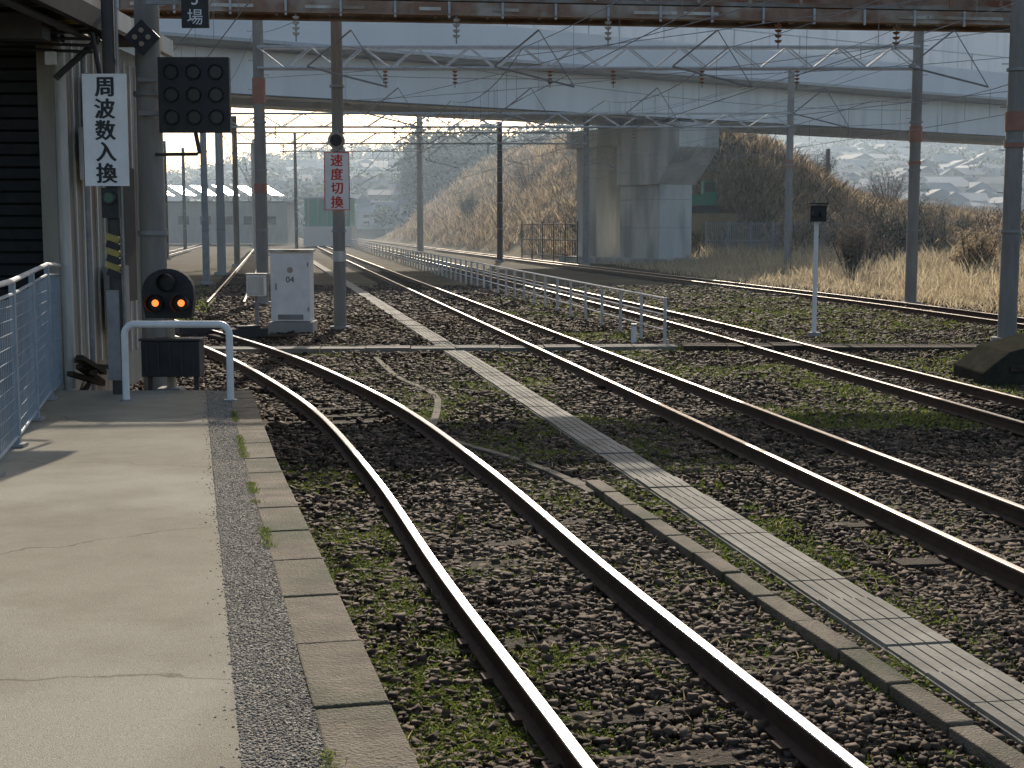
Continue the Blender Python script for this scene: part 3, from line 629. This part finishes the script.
def shrub(cx,cy,cz,r,h,n=1500,mat='scrub',name='shrub'):
    b=B(); ends=[]
    for i in range(18):
        a=rng.uniform(0,6.28); e=rng.uniform(.2,.95); q=Vector((cx+math.cos(a)*r*e,cy+math.sin(a)*r*e,cz+h*rng.uniform(.55,1.05))); o_=Vector((cx+math.cos(a)*.15,cy+math.sin(a)*.15,cz-.2)); b.cyl(o_,q,.05,'darkpole',r2=.014,n=5); ends.append(q)
        for j in range(7):
            m_=o_.lerp(q,rng.uniform(.35,.95)); e_=m_+Vector((rng.normal(0,.35),rng.normal(0,.35),rng.uniform(.1,.8)))*(h/3); b.cyl(m_,e_,.018,'darkpole',r2=.008,n=4,caps=False)
    o=b.make(name)
    k=rng.integers(0,18,n); cc=np.array([q[:] for q in ends]); lo=np.array([cx,cy,cz])
    P=lo+(cc[k]-lo)*rng.uniform(.45,1.02,n)[:,None]+rng.normal(0,1,(n,3))*np.array([r*.14,r*.14,h*.07])
    l=blades('leaves',P,rng.uniform(.08,.26,n),rng.uniform(.03,.08,n),mat,lean=1.2,flat=1.6); l.parent=o
for (px_,d,r,h,mt) in((17.5,70,1.9,3.,'twig'),(20.5,76,2.3,3.8,'tree'),(25,80,2.2,3.4,'scrub'),(29.5,86,2.6,3.,'twig'),(22.5,66,1.8,2.6,'scrub'),(33,92,3,3.6,'tree'),(27,70,2.,2.9,'twig'),(18.,88,2.,3.2,'scrub'),(24,60,1.7,2.4,'twig'),(19,58,1.2,2.,'scrub'),(6,112,2.,3.,'twig'),(15.5,64,1.2,2.2,'twig'),(22,92,2.2,3.4,'twig'),(36,84,2.5,3.4,'twig'),(31,76,2.2,3.2,'scrub'),(26.5,92,2.4,3.8,'twig'),(38,96,3,4.2,'twig'),
    (8,150,2.5,3.5,'tree'),(24,140,2.5,3.,'twig'),(30,138,2.2,3.2,'tree'),(20,150,2.2,2.6,'twig'),(-6,190,3,4,'tree'),(2,170,3,3.6,'twig'),(36,135,2.4,3.4,'twig')):
    shrub(px_,d,float(mz(px_,d)) if d>100 else 0,r,h,mat=mt,n=2600 if mt!='twig' else 1300)
# ------------------------------------------------------------ distant hillside with town
def hz(x,y):
    t=np.clip((y-300)/520,0,1); pr=np.interp(x/np.maximum(y,1),[-.5,-.25,-.19,-.1,0.03,.1,.3,.6],[8,26,36,44,52,56,66,70])
    return pr*t*(.75+.5*fbm(x*.006,y*.006))-1.5
xs=np.linspace(-500,900,120);ys=np.linspace(285,1300,80);X,Y=np.meshgrid(xs,ys);Z=hz(X,Y)
I=np.arange(X.size).reshape(X.shape);F=np.stack([I[:-1,:-1],I[:-1,1:],I[1:,1:],I[1:,:-1]],-1).reshape(-1,4)
fast('hillside',np.stack([X,Y,Z],-1).reshape(-1,3),F,'hill',True)
b=B()
for i in range(600):
    y=rng.uniform(335,640); fx_=rng.uniform(.1,.42) if i<400 else rng.uniform(-.27,.0); x=fx_*y
    z=max(float(hz(x,y)),-.2)
    w,l,h=rng.uniform(7,14),rng.uniform(7,11),rng.uniform(3.5,6.5); a=rng.uniform(-.5,.5)+(math.pi/2 if rng.random()<.4 else 0)
    b.box((x,y,z+h/2-.5),(w,l,h+1),'hwall',rz=a)
    R=Matrix.Rotation(a,3,'Z'); rh=rng.uniform(1.4,2.8)
    vs=[Vector((x,y,z+h))+R@Vector(p) for p in((-w/2-.5,-l/2-.5,0),(w/2+.5,-l/2-.5,0),(w/2+.5,l/2+.5,0),(-w/2-.5,l/2+.5,0),(-w/2-.5,0,rh),(w/2+.5,0,rh))]
    b.add(vs,[(0,1,5,4),(2,3,4,5),(0,4,3),(1,2,5),(3,2,1,0)],'hroof')
    for k_ in(-.28,.05,.3):
        for zf in(.3,.72):
            q=Vector((x,y,z+h*zf))+R@Vector((w*k_,-l/2-.03,0)); b.box(q,(w*.13,.05,h*.17),'dark',rz=a)
b.make('distant_town_houses')
Pl=[]
for i in range(2300):
    y=rng.uniform(320,820); fx_=rng.uniform(-.3,.45); x=fx_*y
    if fbm(x*.02,y*.02)<.47 and fx_>.06: continue
    z=float(hz(x,y)); r=rng.uniform(2.,4.5); hgt=rng.uniform(5,10); n=60
    Pl.append(np.stack([x+rng.normal(0,r*.45,n),y+rng.normal(0,r*.45,n),z+hgt*.5+rng.normal(0,hgt*.22,n)],-1))
for i in range(220):
    y=rng.uniform(325,390); x=y*rng.uniform(-.075,.06); z=rng.uniform(8,13); n=170; r=rng.uniform(2,4); hgt=rng.uniform(9,15)
    Pl.append(np.stack([x+rng.normal(0,r*.45,n),y+rng.normal(0,r*.45,n),z+hgt*.5+rng.normal(0,hgt*.25,n)],-1))
P=np.concatenate(Pl); hh=rng.uniform(.7,2.,len(P)); blades('distant_trees',P,hh,hh*.7,'tree',lean=1.2,flat=1.5)
b=B()
b.box((-48,212,3.),(30,10,6.),'conc'); b.box((-48,212,6.1),(31,11,.2),'hroof')
Rr=Vector((.45,-.16,.88)).normalized().to_track_quat('Z','Y').to_matrix()   # metal plates added on the roof, tilted to mirror the sun toward the camera
for i in range(9):
    x=-61+i*3.2; b.box((x,206.5,7.7),(3.4,3.,.08),'shiny',R=Rr); b.box((x,206.95,3.4),(1.6,.08,1.2),'dark'); b.cyl((x,207.2,6),(x,206.7,7.4),.08,'steel',n=6)
b.make('warehouse')
b=B(); b.box((-24.5,190,4.3),(6.,6,3.6),'green'); b.box((-24.5,190,1.2),(6.4,6.2,2.6),'hwall'); b.box((-24.5,190,6.2),(6.4,6.4,.2),'hroof')
for i in range(5): b.box((-27.+i*1.25,186.95,4.3),(.12,.12,3.6),'steel')
b.make('green_netted_shed')
# ------------------------------------------------------------ haze over the valley
m=bpy.data.materials.new('haze_air'); nt,N,L=nodes(m); o=N.new('ShaderNodeOutputMaterial'); v=N.new('ShaderNodeVolumeScatter')
v.inputs['Color'].default_value=(.62,.8,1,1); v.inputs['Density'].default_value=.00075; v.inputs['Anisotropy'].default_value=.45; L.new(v.outputs[0],o.inputs['Volume']); M['haze']=m
b=B(); b.box((100,655,40),(1400,1230,100),'haze'); b.make('haze')
# ------------------------------------------------------------ light
w=bpy.data.worlds.new('World'); S.world=w; w.use_nodes=True; nt=w.node_tree; bg=nt.nodes['Background']
sky=nt.nodes.new('ShaderNodeTexSky'); sky.sky_type='NISHITA'; sky.sun_disc=False; sky.sun_elevation=EL; sky.sun_rotation=AZ; sky.dust_density=2.2
nt.links.new(sky.outputs[0],bg.inputs[0]); bg.inputs[1].default_value=.15
sd=bpy.data.lights.new('sun','SUN'); sd.energy=5.; sd.angle=math.radians(.5); sd.color=(1,.92,.79); so=bpy.data.objects.new('sun',sd); S.collection.objects.link(so)
so.rotation_euler=(-SUN).to_track_quat('-Z','Y').to_euler()
cd=bpy.data.cameras.new('camera'); cd.sensor_width=36; cd.lens=1400/1024*36; cd.clip_end=6000; cd.clip_start=.1
co=bpy.data.objects.new('camera',cd); S.collection.objects.link(co); co.location=(0,0,2.3); co.rotation_euler=(math.radians(90-6.36),0,0); S.camera=co
S.view_settings.view_transform='Standard'; S.view_settings.look='None'; S.view_settings.exposure=0
